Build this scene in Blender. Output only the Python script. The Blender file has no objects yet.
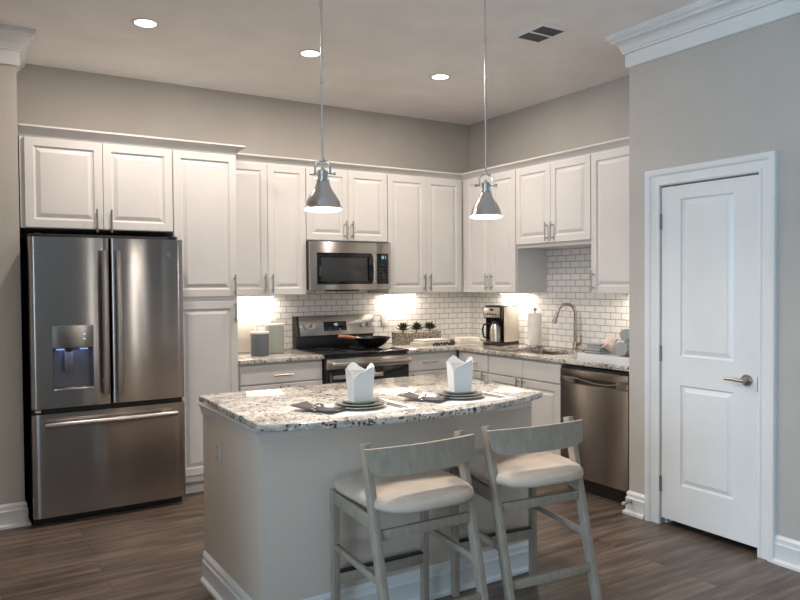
import bpy, bmesh, math, random
from mathutils import Vector, Matrix
random.seed(7)
PI = math.pi
S = bpy.context.scene
C = S.collection

# ------------------------------------------------------------------ camera
F_PX = 716.3
yaw, pitch, roll = math.radians(32.121), math.radians(-1.329), math.radians(-0.425)
fw = Vector((math.sin(yaw)*math.cos(pitch), math.cos(yaw)*math.cos(pitch), math.sin(pitch)))
rt = Vector((math.cos(yaw), -math.sin(yaw), 0)); up = rt.cross(fw)
R_ = rt*math.cos(roll) + up*math.sin(roll)
U_ = up*math.cos(roll) - rt*math.sin(roll)
cam = bpy.data.cameras.new('camera'); co = bpy.data.objects.new('camera', cam); C.objects.link(co)
co.matrix_world = Matrix(((R_.x, U_.x, -fw.x, -4.292), (R_.y, U_.y, -fw.y, -5.558), (R_.z, U_.z, -fw.z, 1.456), (0, 0, 0, 1)))
cam.sensor_width = 36; cam.lens = F_PX/800*36; cam.clip_start = .05
S.camera = co

# ------------------------------------------------------------------ world, light, exposure
w = bpy.data.worlds.new('daylight'); S.world = w; w.use_nodes = True
bg = w.node_tree.nodes['Background']; bg.inputs[0].default_value = (.72, .86, 1, 1); bg.inputs[1].default_value = 2.0
S.view_settings.view_transform = 'Standard'; S.view_settings.look = 'None'
S.view_settings.gamma = 1; S.view_settings.use_curve_mapping = False
S.view_settings.exposure = 0.0

def area(name, loc, direction, sx, sy, power, col, spread=PI):
    l = bpy.data.lights.new(name, 'AREA'); l.shape = 'RECTANGLE'; l.size = sx; l.size_y = sy
    l.energy = power; l.color = col; l.spread = spread
    o = bpy.data.objects.new(name, l); C.objects.link(o); o.location = loc
    o.rotation_euler = Vector(direction).to_track_quat('-Z', 'Y').to_euler()
    return o
REAR_Y, FAR_X, CEIL = -8.4, -7.2, 2.985
# daylight entering by the glazed openings behind and to the left of the camera
area('daylight_rear', (-6.1, REAR_Y-.25, 1.45), (0, 1, 0), 1.5, 2.1, 22, (.66, .84, 1))
area('daylight_side', (FAR_X-.25, -5.0, 1.55), (1, 0, 0), 2.4, 1.6, 165, (.57, .80, 1))
for sx_, sw_, sp_ in ((-1.98, .09, 3.6), (-1.63, .05, 2.0), (-.855, .05, 2.2)):  # added narrow lamps behind the slits, reflected as streaks in the refrigerator
    area('streak_lamp', (sx_, REAR_Y-.16, 1.3), (0, 1, 0), sw_, 2.0, sp_, (1, .93, .82))
CANS = [(-3.30, -1.21), (-2.243, -1.2), (-1.19, -1.2)]

# ------------------------------------------------------------------ materials
def mat(name, col=(.8, .8, .8), rough=.5, metal=0, **kw):
    m = bpy.data.materials.new(name); m.use_nodes = True
    b = m.node_tree.nodes['Principled BSDF']
    b.inputs['Base Color'].default_value = (*col, 1); b.inputs['Roughness'].default_value = rough
    b.inputs['Metallic'].default_value = metal
    for k, v in kw.items():
        b.inputs[k].default_value = v
    return m
def N(m, t, **kw):
    n = m.node_tree.nodes.new(t)
    for k, v in kw.items(): setattr(n, k, v)
    return n
def L(m, a, b): m.node_tree.links.new(a, b)
def bsdf(m): return m.node_tree.nodes['Principled BSDF']
def objco(m, scale=(1, 1, 1), rot=(0, 0, 0)):
    tc = N(m, 'ShaderNodeTexCoord'); mp = N(m, 'ShaderNodeMapping')
    mp.inputs['Scale'].default_value = scale; mp.inputs['Rotation'].default_value = rot
    L(m, tc.outputs['Object'], mp.inputs['Vector']); return mp.outputs['Vector']
def ramp(m, fac, stops, interp='LINEAR'):
    r = N(m, 'ShaderNodeValToRGB'); r.color_ramp.interpolation = interp
    e = r.color_ramp.elements
    while len(e) < len(stops): e.new(.5)
    for k, (p, c) in enumerate(stops):
        e[k].position = p; e[k].color = (*c, 1) if len(c) == 3 else c
    L(m, fac, r.inputs['Fac']); return r.outputs['Color']
def noise(m, vec, scale, detail=3, rough=.5):
    n = N(m, 'ShaderNodeTexNoise'); n.inputs['Scale'].default_value = scale
    n.inputs['Detail'].default_value = detail; n.inputs['Roughness'].default_value = rough
    L(m, vec, n.inputs['Vector']); return n.outputs['Fac']
def bump(m, h, strength, dist=.01):
    b = N(m, 'ShaderNodeBump'); b.inputs['Strength'].default_value = strength
    b.inputs['Distance'].default_value = dist
    L(m, h, b.inputs['Height']); L(m, b.outputs['Normal'], bsdf(m).inputs['Normal'])
def subtle(m, col, amt=.04, scale=3):
    v = objco(m); f = noise(m, v, scale)
    c = ramp(m, f, [(.3, tuple(x*(1-amt) for x in col)), (.7, tuple(min(1, x*(1+amt)) for x in col))])
    L(m, c, bsdf(m).inputs['Base Color'])

def paint(name, col, rough=.6, b=.03):
    m = mat(name, col, rough); subtle(m, col)
    bump(m, noise(m, objco(m), 220, 2), b, .002); return m
M = {}
M['wall'] = paint('greige_wall_paint', (.495, .472, .44), .75)
M['ceiling'] = paint('ceiling_paint', (.89, .87, .86), .85)
M['trim'] = paint('white_trim_paint', (.77, .785, .795), .35, .01)
M['cab'] = paint('white_cabinet_paint', (.67, .66, .652), .38, .01)
M['island'] = paint('grey_island_paint', (.67, .595, .52), .5, .01)
M['island_trim'] = paint('pale_grey_moulding_paint', (.76, .74, .71), .45, .01)
M['nickel'] = mat('satin_nickel', (.40, .375, .35), .3, 1)
M['hinge'] = mat('hinge_steel', (.28, .29, .31), .35, 1)
M['chrome'] = mat('polished_chrome', (.72, .71, .70), .12, 1)
M['black'] = mat('black_plastic', (.012, .012, .014), .4)
M['blackglass'] = mat('black_glass', (.008, .009, .012), .06)
M['darkgap'] = mat('dark_interior', (.01, .01, .01), .8)
M['knobwhite'] = mat('white_plastic', (.72, .70, .67), .4)

def steel(name, col, rough, horiz=True, aniso=.98):
    m = mat(name, col, rough, 1)
    b = bsdf(m); b.inputs['Anisotropic'].default_value = aniso
    t = N(m, 'ShaderNodeTangent'); t.direction_type = 'RADIAL'; t.axis = 'Z'
    L(m, t.outputs['Tangent'], b.inputs['Tangent'])
    b.inputs['Anisotropic Rotation'].default_value = 0.25
    v = objco(m, (6, 6, 500) if horiz else (500, 500, 6))
    f = noise(m, v, 1, 2)
    c = ramp(m, f, [(.3, tuple(x*.93 for x in col)), (.7, col)])
    L(m, c, b.inputs['Base Color'])
    return m
M['steel'] = steel('brushed_stainless_steel', (.39, .365, .35), .17)
M['steel_dark'] = steel('dark_stainless_steel', (.31, .28, .255), .32)
M['steel_mw'] = steel('satin_stainless_steel', (.55, .52, .49), .28)
M['brushed'] = mat('brushed_nickel_shade', (.74, .74, .74), .2, 1)

def granite():
    m = mat('speckled_granite', rough=.07)
    v = objco(m)
    big = noise(m, v, 7, 5, .65)
    c0 = ramp(m, big, [(.30, (.30, .27, .235)), (.42, (.45, .415, .37)), (.53, (.60, .57, .52)), (.70, (.70, .68, .64))])
    # mid brown-grey flecks
    n2 = noise(m, objco(m, (.8, 1.7, 1.2), (0, 0, .5)), 34, 4, .6)
    f2 = ramp(m, n2, [(.53, (0, 0, 0)), (.62, (.85, .85, .85))])
    mx = N(m, 'ShaderNodeMix', data_type='RGBA'); L(m, f2, mx.inputs[0]); L(m, c0, mx.inputs[6]); mx.inputs[7].default_value = (.27, .24, .22, 1)
    # small near-black crystals
    vo = N(m, 'ShaderNodeTexVoronoi'); vo.inputs['Scale'].default_value = 95; vo.inputs['Randomness'].default_value = 1
    wv = N(m, 'ShaderNodeVectorMath', operation='ADD'); nn = N(m, 'ShaderNodeTexNoise'); nn.inputs['Scale'].default_value = 30
    L(m, v, nn.inputs['Vector'])
    sc = N(m, 'ShaderNodeVectorMath', operation='SCALE'); L(m, nn.outputs['Color'], sc.inputs[0]); sc.inputs['Scale'].default_value = .03
    L(m, v, wv.inputs[0]); L(m, sc.outputs[0], wv.inputs[1]); L(m, wv.outputs[0], vo.inputs['Vector'])
    sep = N(m, 'ShaderNodeSeparateColor'); L(m, vo.outputs['Color'], sep.inputs[0])
    patch = noise(m, v, 16, 3, .6)
    ad = N(m, 'ShaderNodeMath', operation='ADD'); L(m, sep.outputs[0], ad.inputs[0])
    mu = N(m, 'ShaderNodeMath', operation='MULTIPLY'); L(m, patch, mu.inputs[0]); mu.inputs[1].default_value = 1.1
    L(m, mu.outputs[0], ad.inputs[1])
    f3 = ramp(m, ad.outputs[0], [(.0, (0, 0, 0)), (1.0, (0, 0, 0))])
    gt = N(m, 'ShaderNodeMath', operation='GREATER_THAN'); L(m, ad.outputs[0], gt.inputs[0]); gt.inputs[1].default_value = 1.45
    mx2 = N(m, 'ShaderNodeMix', data_type='RGBA'); L(m, gt.outputs[0], mx2.inputs[0]); L(m, mx.outputs[2], mx2.inputs[6]); mx2.inputs[7].default_value = (.075, .07, .07, 1)
    gt2 = N(m, 'ShaderNodeMath', operation='LESS_THAN'); L(m, ad.outputs[0], gt2.inputs[0]); gt2.inputs[1].default_value = .62
    mx3 = N(m, 'ShaderNodeMix', data_type='RGBA'); L(m, gt2.outputs[0], mx3.inputs[0]); L(m, mx2.outputs[2], mx3.inputs[6]); mx3.inputs[7].default_value = (.70, .695, .68, 1)
    L(m, mx3.outputs[2], bsdf(m).inputs['Base Color'])
    return m
M['granite'] = granite()

def tile(name, axis):
    m = mat(name, rough=.13)
    tc = N(m, 'ShaderNodeTexCoord'); sp = N(m, 'ShaderNodeSeparateXYZ'); cb = N(m, 'ShaderNodeCombineXYZ')
    L(m, tc.outputs['Object'], sp.inputs[0]); L(m, sp.outputs[axis], cb.inputs[0]); L(m, sp.outputs[2], cb.inputs[1])
    br = N(m, 'ShaderNodeTexBrick'); L(m, cb.outputs[0], br.inputs['Vector'])
    br.inputs['Scale'].default_value = 1; br.inputs['Brick Width'].default_value = .104; br.inputs['Row Height'].default_value = .0508
    br.inputs['Mortar Size'].default_value = .0027; br.inputs['Mortar Smooth'].default_value = .1
    br.inputs['Color1'].default_value = (.78, .775, .765, 1); br.inputs['Color2'].default_value = (.745, .735, .72, 1)
    br.inputs['Mortar'].default_value = (.27, .255, .25, 1)
    L(m, br.outputs['Color'], bsdf(m).inputs['Base Color'])
    r = ramp(m, br.outputs['Fac'], [(0, (.13,)*3), (1, (.8,)*3)]); L(m, r, bsdf(m).inputs['Roughness'])
    inv = N(m, 'ShaderNodeMath', operation='SUBTRACT'); inv.inputs[0].default_value = 1; L(m, br.outputs['Fac'], inv.inputs[1])
    bump(m, inv.outputs[0], .5, .002); return m
M['tile_x'] = tile('subway_tile_back', 0); M['tile_y'] = tile('subway_tile_right', 1)

def floor_mat():
    m = mat('wood_plank_floor', rough=.38)
    v = objco(m)
    br = N(m, 'ShaderNodeTexBrick'); L(m, v, br.inputs['Vector'])
    br.inputs['Scale'].default_value = 1; br.inputs['Brick Width'].default_value = 1.22; br.inputs['Row Height'].default_value = .152
    br.inputs['Mortar Size'].default_value = .0016; br.inputs['Mortar Smooth'].default_value = .2; br.offset = .37
    br.inputs['Color1'].default_value = (0, 0, 0, 1); br.inputs['Color2'].default_value = (1, 1, 1, 1); br.inputs['Mortar'].default_value = (.5, .5, .5, 1)
    # offset the grain from plank to plank
    sc = N(m, 'ShaderNodeVectorMath', operation='SCALE'); L(m, br.outputs['Color'], sc.inputs[0]); sc.inputs['Scale'].default_value = 7
    ad = N(m, 'ShaderNodeVectorMath', operation='ADD'); L(m, v, ad.inputs[0]); L(m, sc.outputs[0], ad.inputs[1])
    mp = N(m, 'ShaderNodeMapping'); mp.inputs['Scale'].default_value = (1.3, 13, 1); L(m, ad.outputs[0], mp.inputs['Vector'])
    g = noise(m, mp.outputs['Vector'], 1.6, 6, .62)
    c = ramp(m, g, [(.28, (.052, .037, .028)), (.46, (.108, .080, .062)), (.60, (.172, .132, .105)), (.8, (.24, .194, .160))])
    tone = ramp(m, br.outputs['Color'], [(0, (.80,)*3), (1, (1.12,)*3)])
    mx = N(m, 'ShaderNodeMix', data_type='RGBA', blend_type='MULTIPLY'); mx.inputs[0].default_value = 1
    L(m, c, mx.inputs[6]); L(m, tone, mx.inputs[7])
    mo = N(m, 'ShaderNodeMix', data_type='RGBA'); L(m, br.outputs['Fac'], mo.inputs[0]); L(m, mx.outputs[2], mo.inputs[6]); mo.inputs[7].default_value = (.03, .023, .02, 1)
    L(m, mo.outputs[2], bsdf(m).inputs['Base Color'])
    bump(m, g, .15, .002); return m
M['floor'] = floor_mat()

def grey_wood():
    m = mat('grey_washed_wood', rough=.55)
    v = objco(m, (10, 10, 3)); f = noise(m, v, 4, 5, .6)
    c = ramp(m, f, [(.3, (.28, .24, .195)), (.5, (.325, .282, .230)), (.72, (.375, .33, .27))])
    L(m, c, bsdf(m).inputs['Base Color']); bump(m, f, .1, .002); return m
M['greywood'] = grey_wood()
def fabric(name, col, scale=500):
    m = mat(name, col, .9); bsdf(m).inputs['Sheen Weight'].default_value = .2
    subtle(m, col, .07, 14); bump(m, noise(m, objco(m), scale, 2), .25, .002); return m
M['seat'] = fabric('beige_seat_fabric', (.55, .455, .37))
M['napkin'] = fabric('brown_napkin_cloth', (.060, .045, .041))
M['towel_grey'] = fabric('grey_towel_cloth', (.33, .35, .35), 300)
M['paper'] = mat('white_paper', (.70, .71, .71), .7)
M['roll'] = fabric('paper_towel', (.78, .75, .70), 200)
M['plate'] = mat('grey_green_glaze', (.34, .35, .315), .25)
M['ceramic_blue'] = mat('slate_blue_ceramic', (.125, .14, .165), .45)
M['ceramic_green'] = mat('grey_green_ceramic', (.33, .35, .32), .4)
M['wood'] = mat('warm_wood', (.42, .20, .10), .45)
def emit(name, col, s):
    m = bpy.data.materials.new(name); m.use_nodes = True
    m.node_tree.nodes.clear(); e = m.node_tree.nodes.new('ShaderNodeEmission'); o = m.node_tree.nodes.new('ShaderNodeOutputMaterial')
    e.inputs[0].default_value = (*col, 1); e.inputs[1].default_value = s
    m.node_tree.links.new(e.outputs[0], o.inputs[0]); return m
M['can'] = emit('downlight_lens', (1, .93, .86), 14)
M['bulb'] = emit('pendant_diffuser', (1, .95, .88), 12)
M['ucl'] = emit('under_cabinet_strip', (1, .86, .68), 10)
M['led'] = emit('blue_display', (.35, .75, 1), 2.2)
M['ledblue'] = emit('dispenser_light', (.35, .5, 1), .9)

# ------------------------------------------------------------------ mesh builder
class MB:
    def __init__(s): s.bm = bmesh.new()
    def _merge(s, t):
        me = bpy.data.meshes.new('t'); t.to_mesh(me); t.free(); s.bm.from_mesh(me); bpy.data.meshes.remove(me)
    def box(s, x0, x1, y0, y1, z0, z1, bev=0, seg=2):
        t = bmesh.new(); bmesh.ops.create_cube(t, size=1)
        for v in t.verts:
            v.co = Vector(((x0+x1)/2 + v.co.x*(x1-x0), (y0+y1)/2 + v.co.y*(y1-y0), (z0+z1)/2 + v.co.z*(z1-z0)))
        if bev: bmesh.ops.bevel(t, geom=list(t.edges), offset=bev, segments=seg, profile=.5, affect='EDGES')
        s._merge(t); return s
    def beam(s, p0, p1, wx, wy, bev=.003, taper=1, ref=(0, 1, 0)):
        "square bar from p0 to p1; wx across, wy along ref"
        p0, p1 = Vector(p0), Vector(p1); d = (p1-p0).normalized()
        r = Vector(ref); a = d.cross(r).normalized(); b = a.cross(d).normalized()
        t = bmesh.new(); vs = []
        for p, k in ((p0, 1), (p1, taper)):
            vs.append([t.verts.new(p + a*wx*k*i/2 + b*wy*k*j/2) for i, j in ((-1, -1), (1, -1), (1, 1), (-1, 1))])
        t.faces.new(vs[0][::-1]); t.faces.new(vs[1])
        for k in range(4): t.faces.new([vs[0][k], vs[0][(k+1) % 4], vs[1][(k+1) % 4], vs[1][k]])
        bmesh.ops.recalc_face_normals(t, faces=t.faces)
        if bev: bmesh.ops.bevel(t, geom=list(t.edges), offset=bev, segments=2, profile=.5, affect='EDGES')
        s._merge(t); return s
    def tube(s, pts, r, seg=12, cap=True):
        pts = [Vector(p) for p in pts]; rs = r if isinstance(r, (list, tuple)) else [r]*len(pts)
        rings = []; prev = None
        for i, p in enumerate(pts):
            a = pts[max(0, i-1)]; b = pts[min(len(pts)-1, i+1)]; t = (b-a).normalized()
            if prev is None: prev = t.orthogonal().normalized()
            n = (prev - t*prev.dot(t)).normalized(); prev = n; bb = t.cross(n)
            rings.append([s.bm.verts.new(p + (n*math.cos(2*PI*k/seg) + bb*math.sin(2*PI*k/seg))*rs[i]) for k in range(seg)])
        for i in range(len(rings)-1):
            for k in range(seg): s.bm.faces.new([rings[i][k], rings[i][(k+1) % seg], rings[i+1][(k+1) % seg], rings[i+1][k]])
        if cap: s.bm.faces.new(rings[0][::-1]); s.bm.faces.new(rings[-1])
        return s
    def lathe(s, prof, c=(0, 0, 0), seg=32, sx=1, sy=1):
        "profile of (radius, z) points, revolved about z"
        rings = []
        for r, z in prof:
            if r < 1e-5: rings.append([s.bm.verts.new((c[0], c[1], c[2]+z))])
            else: rings.append([s.bm.verts.new((c[0]+r*sx*math.cos(2*PI*k/seg), c[1]+r*sy*math.sin(2*PI*k/seg), c[2]+z)) for k in range(seg)])
        for a, b in zip(rings, rings[1:]):
            for k in range(seg):
                q = (k+1) % seg
                f = [a[k % len(a)], a[q % len(a)], b[q % len(b)], b[k % len(b)]]
                f = [v for i, v in enumerate(f) if v not in f[:i]]
                if len(f) > 2: s.bm.faces.new(f)
        return s
    def prism(s, poly, z0, z1, bev=0):
        t = bmesh.new(); a = [t.verts.new((x, y, z0)) for x, y in poly]; b = [t.verts.new((x, y, z1)) for x, y in poly]
        n = len(poly); t.faces.new(a[::-1]); t.faces.new(b)
        for k in range(n): t.faces.new([a[k], a[(k+1) % n], b[(k+1) % n], b[k]])
        bmesh.ops.recalc_face_normals(t, faces=t.faces)
        if bev:
            eds = [e for e in t.edges if abs(e.verts[0].co.z-e.verts[1].co.z) < 1e-6]
            bmesh.ops.bevel(t, geom=eds, offset=bev, segments=3, profile=.5, affect='EDGES')
        s._merge(t); return s
    def sweep(s, path, prof, nrm=(0, 0, 1)):
        path = [Vector(p) for p in path]; nrm = Vector(nrm); secs = []
        for i, p in enumerate(path):
            t1 = (p-path[i-1]).normalized() if i else None
            t2 = (path[i+1]-p).normalized() if i < len(path)-1 else None
            n1 = nrm.cross(t1) if t1 else None; n2 = nrm.cross(t2) if t2 else None
            if n1 is None: m = n2
            elif n2 is None: m = n1
            else: m = (n1+n2).normalized(); m = m/m.dot(n1)
            secs.append([s.bm.verts.new(p + m*a + nrm*b) for a, b in prof])
        n = len(prof)
        for A, B in zip(secs, secs[1:]):
            for k in range(n): s.bm.faces.new([A[k], A[(k+1) % n], B[(k+1) % n], B[k]])
        s.bm.faces.new(secs[0]); s.bm.faces.new(secs[-1][::-1]); return s
    def loops(s, loops, cap=True):
        rs = [[s.bm.verts.new(p) for p in lp] for lp in loops]
        for A, B in zip(rs, rs[1:]):
            for k in range(len(A)): s.bm.faces.new([A[k], A[(k+1) % len(A)], B[(k+1) % len(A)], B[k]])
        if cap: s.bm.faces.new(rs[0][::-1]); s.bm.faces.new(rs[-1])
        return s
    def blob(s, c, r, sub=2):
        t = bmesh.new(); bmesh.ops.create_icosphere(t, subdivisions=sub, radius=1)
        for v in t.verts: v.co = Vector((c[0]+v.co.x*r[0], c[1]+v.co.y*r[1], c[2]+v.co.z*r[2]))
        s._merge(t); return s
    def xf(s, mtx):
        bmesh.ops.transform(s.bm, matrix=mtx, verts=s.bm.verts); return s
    def obj(s, name, m, parent=None, sharp=35):
        bmesh.ops.recalc_face_normals(s.bm, faces=s.bm.faces)
        me = bpy.data.meshes.new(name); s.bm.to_mesh(me); s.bm.free()
        me.materials.append(M[m] if isinstance(m, str) else m)
        me.polygons.foreach_set('use_smooth', [True]*len(me.polygons))
        me.set_sharp_from_angle(angle=math.radians(sharp))
        o = bpy.data.objects.new(name, me); C.objects.link(o)
        if parent: o.parent = parent
        return o
def tag(o, label, cat, group=None, kind=None):
    o['label'] = label; o['category'] = cat
    if group: o['group'] = group
    if kind: o['kind'] = kind
    return o
def thing(name, label, cat, loc=(0, 0, 0), rz=0, group=None):
    o = bpy.data.objects.new(name, None); C.objects.link(o); o.location = loc; o.rotation_euler = (0, 0, rz)
    o.empty_display_size = .05
    return tag(o, label, cat, group)
def struct(o): o['kind'] = 'structure'; return o
def kids(o): return [c for c in C.objects if c.parent == o]
def copy_tree(o, parent=None):
    c = o.copy(); C.objects.link(c)
    if parent: c.parent = parent
    for ch in kids(o): copy_tree(ch, c)
    return c
FACE_L = -PI/2     # local -y (front) turned to world -x

# ------------------------------------------------------------------ room
struct(MB().box(FAR_X-.1, .1, REAR_Y-.1, .1, -.1, 0).obj('floor', 'floor'))
struct(MB().box(FAR_X-.1, .1, REAR_Y-.1, .1, CEIL, CEIL+.1).obj('ceiling', 'ceiling'))
struct(MB().box(-3.93, .1, 0, .1, 0, CEIL).obj('wall_back', 'wall'))
struct(MB().box(0, .1, REAR_Y, 0, 0, CEIL).obj('wall_right', 'wall'))
struct(MB().box(FAR_X, -3.93, -.66, .1, 0, CEIL).obj('wall_left', 'wall'))
PX, PY = -.70, -2.53
DY0, DY1, DZ = -2.765, -3.377, 2.02   # door opening
pw = MB()
pw.box(PX, 0, PY-.1, PY, 0, CEIL)
pw.box(PX, PX+.1, DY0, PY-.1, 0, CEIL).box(PX, PX+.1, DY1, DY0, DZ, CEIL).box(PX, PX+.1, REAR_Y, DY1, 0, CEIL)
struct(pw.obj('wall_pantry', 'wall'))
struct(MB().box(-4.75, -4.6, -3.6, -.66, 0, CEIL).obj('wall_light_block', 'wall'))  # unseen partition added to keep daylight off the left wall and island side
# rear wall with a wide glazed opening and slim slits added for streaks on the refrigerator, and far left wall with a window
RX = [(-6.85, -5.35, .35, 2.5), (-2.03, -1.93, .3, 2.3), (-1.66, -1.60, .3, 2.3), (-.88, -.83, .3, 2.3)]
rw = MB(); xs = FAR_X
for x0, x1, z0, z1 in RX:
    rw.box(xs, x0, REAR_Y-.12, REAR_Y, 0, CEIL); rw.box(x0, x1, REAR_Y-.12, REAR_Y, 0, z0); rw.box(x0, x1, REAR_Y-.12, REAR_Y, z1, CEIL); xs = x1
rw.box(xs, PX, REAR_Y-.12, REAR_Y, 0, CEIL)
struct(rw.obj('wall_rear', 'wall'))
fl = MB(); fl.box(FAR_X-.12, FAR_X, REAR_Y, -6.2, 0, CEIL).box(FAR_X-.12, FAR_X, -3.8, -.66, 0, CEIL).box(FAR_X-.12, FAR_X, -6.2, -3.8, 0, .75).box(FAR_X-.12, FAR_X, -6.2, -3.8, 2.35, CEIL)
struct(fl.obj('wall_far_left', 'wall'))
def win(n, ax, a0, a1, z0, z1, pos, nm=2):
    wd = bpy.data.objects.new('window_%d' % n, None); C.objects.link(wd); struct(wd)
    f = MB(); t = .05
    bars = [(a0, a0+t, z0, z1), (a1-t, a1, z0, z1), (a0, a1, z0, z0+t), (a0, a1, z1-t, z1)]
    for k in range(1, nm): c = a0+(a1-a0)*k/nm; bars.append((c-.02, c+.02, z0, z1))
    for p, q, r, s in bars:
        if ax == 'x': f.box(p, q, pos-.08, pos-.03, r, s)
        else: f.box(pos-.08, pos-.03, p, q, r, s)
    f.obj('window_frame', 'trim', wd)
win(1, 'x', *RX[0], REAR_Y, 3); win(2, 'y', -6.2, -3.8, .75, 2.35, FAR_X, 2)

CROWN = [(0, -.205), (.012, -.205), (.017, -.198), (.017, -.122), (.030, -.118), (.030, -.106), (.037, -.102), (.040, -.086), (.050, -.070), (.066, -.056), (.078, -.052), (.078, -.040), (.085, -.036), (.098, -.026), (.098, -.014), (.102, -.012), (.102, 0), (0, 0)]
def crown(n, path): struct(MB().sweep([(x, y, CEIL) for x, y in path], CROWN).obj('trim_%d' % n, 'trim'))
crown(1, [(PX, REAR_Y), (PX, PY), (0, PY)])
crown(2, [(-3.93, 0), (-3.93, -.66), (FAR_X, -.66)])
BASE = [(0, 0), (.030, 0), (.030, .014), (.022, .022), (.016, .024), (.016, .096), (.018, .100), (.010, .106), (.010, .124), (.013, .127), (.006, .140), (0, .145)]
def baseb(name, path): struct(MB().sweep([(x, y, 0) for x, y in path], BASE).obj(name, 'trim'))
baseb('baseboard_left', [(-3.93, -.62), (-3.93, -.66), (FAR_X, -.66)])
baseb('baseboard_pantry', [(PX, -2.657), (PX, PY), (-.62, PY)])
baseb('baseboard_right', [(PX, REAR_Y), (PX, -3.473)])

# pantry door: slab with two sunk panels, hinges, lever; casing and jamb
door = bpy.data.objects.new('door_1', None); C.objects.link(door); struct(door); door.location = (PX, DY0, 0); door.rotation_euler = (0, 0, FACE_L)
DW = DY0-DY1
def rectloop(x0, x1, z0, z1, y): return [(x0, y, z0), (x1, y, z0), (x1, y, z1), (x0, y, z1)]
sl = MB(); x0, x1, z0, z1, yf = .004, DW-.003, .042, 2.012, .002
P0, P1 = .135, .468
pans = [(.262, .850), (1.020, 1.935)]
B = sl.bm
def quad(x0, x1, z0, z1, y): B.faces.new([B.verts.new(p) for p in rectloop(x0, x1, z0, z1, y)])
sl.loops([rectloop(x0, x1, z0, z1, yf+.035), rectloop(x0, x1, z0, z1, yf)], cap=False)
quad(x0, x1, z0, z1, yf+.035)
quad(x0, P0, z0, z1, yf); quad(P1, x1, z0, z1, yf)
quad(P0, P1, z0, pans[0][0], yf); quad(P0, P1, pans[0][1], pans[1][0], yf); quad(P0, P1, pans[1][1], z1, yf)
for a, b in pans:
    sl.loops([rectloop(P0+i, P1-i, a+i, b-i, yf+d) for i, d in ((0, 0), (.003, .010), (.009, .013), (.034, .003), (.036, .001))], cap=False)
    quad(P0+.036, P1-.036, a+.036, b-.036, yf+.001)
slab = sl.obj('door_slab', 'trim', door, 10)
for z in (.245, 1.027, 1.811):
    h = MB().box(-.004, .008, -.004, .006, z-.045, z+.045, .001); h.tube([(.002, -.005, z-.047), (.002, -.005, z+.047)], .006, 10).obj('hinge', 'hinge', door)
h = MB()
h.tube([(.548, yf, .925), (.548, yf-.008, .925)], .031, 28); h.tube([(.548, yf-.006, .925), (.548, yf-.05, .925)], [.016, .011], 16)
h.tube([(.556, yf-.048, .925), (.525, yf-.052, .926), (.485, yf-.05, .927), (.445, yf-.044, .924)], [.010, .010, .008, .007], 12)
h.obj('door_handle', 'nickel', door)
MB().box(DW-.008, DW-.0035, .0012, .03, .87, .95).obj('latch_plate', 'nickel', door)
CAS = [(.003, 0), (.003, .009), (.010, .014), (.018, .014), (.022, .010), (.060, .013), (.064, .020), (.072, .026), (.094, .027), (.099, .022), (.101, 0)]
cs = MB().sweep([(PX, DY0, 0), (PX, DY0, DZ), (PX, DY1, DZ), (PX, DY1, 0)], CAS, (-1, 0, 0))
struct(cs.obj('trim_3', 'trim'))
jb = MB().box(PX+.045, PX+.1, DY0-.012, DY0, 0, DZ).box(PX+.045, PX+.1, DY1, DY1+.012, 0, DZ).box(PX+.045, PX+.1, DY1, DY0, DZ-.012, DZ)
struct(jb.obj('trim_4', 'trim'))
# spring door stop on the pantry baseboard
ds = MB(); hel = [(-.0-.012-.0006*k, .009*math.cos(k*.9), .009*math.sin(k*.9)) for k in range(90)]
st = thing('door_stop', 'small chrome spring door stop screwed to baseboard beside dishwasher', 'door stop', (PX-.017, PY-.03, .085))
MB().tube([(0, 0, 0), (-.008, 0, 0)], .012, 14).obj('mount', 'chrome', st)
MB().tube(hel, .0022, 5).obj('spring', 'chrome', st)
MB().tube([(-.064, 0, 0), (-.08, 0, 0)], .009, 12).obj('tip', 'knobwhite', st)

# ------------------------------------------------------------------ backsplash
t = MB().box(-2.553, -.008, -.008, 0, .914, 1.372).box(-1.893, -1.142, -.008, 0, .80, .914).box(-1.893, -1.142, -.008, 0, 1.372, 1.42)
struct(t.obj('trim_5', 'tile_x'))
t = MB().box(-.008, 0, -2.53, 0, .914, 1.372).box(-.008, 0, -1.885, -1.075, 1.372, 1.76)
struct(t.obj('trim_6', 'tile_y'))

# ------------------------------------------------------------------ cabinets
def panel_door_mb(x0, x1, z0, z1, y, t=.02):
    "raised panel door: front at y, back at y+t"
    lo = [(0, t), (0, .002), (.002, 0), (.050, 0), (.052, .003), (.055, .008), (.060, .0095), (.066, .0095), (.070, .007), (.086, .001), (.088, 0)]
    return MB().loops([rectloop(x0+i, x1-i, z0+i, z1-i, y+d) for i, d in lo])
def flat_front_mb(x0, x1, z0, z1, y, t=.02):
    lo = [(0, t), (0, .006), (.004, .002), (.010, 0)]
    return MB().loops([rectloop(x0+i, x1-i, z0+i, z1-i, y+d) for i, d in lo])
def pull(parent, x, z, y, vert=True, ln=.148):
    m = MB(); r = .0062
    if vert:
        m.tube([(x, y-.030, z-ln/2), (x, y-.030, z+ln/2)], r, 10)
        for dz in (-.048, .048): m.tube([(x, y, z+dz), (x, y-.030, z+dz)], r*.85, 8)
    else:
        m.tube([(x-ln/2, y-.030, z), (x+ln/2, y-.030, z)], r, 10)
        for dx in (-.048, .048): m.tube([(x+dx, y, z), (x+dx, y-.030, z)], r*.85, 8)
    return m.obj('handle', 'nickel', parent)
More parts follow.
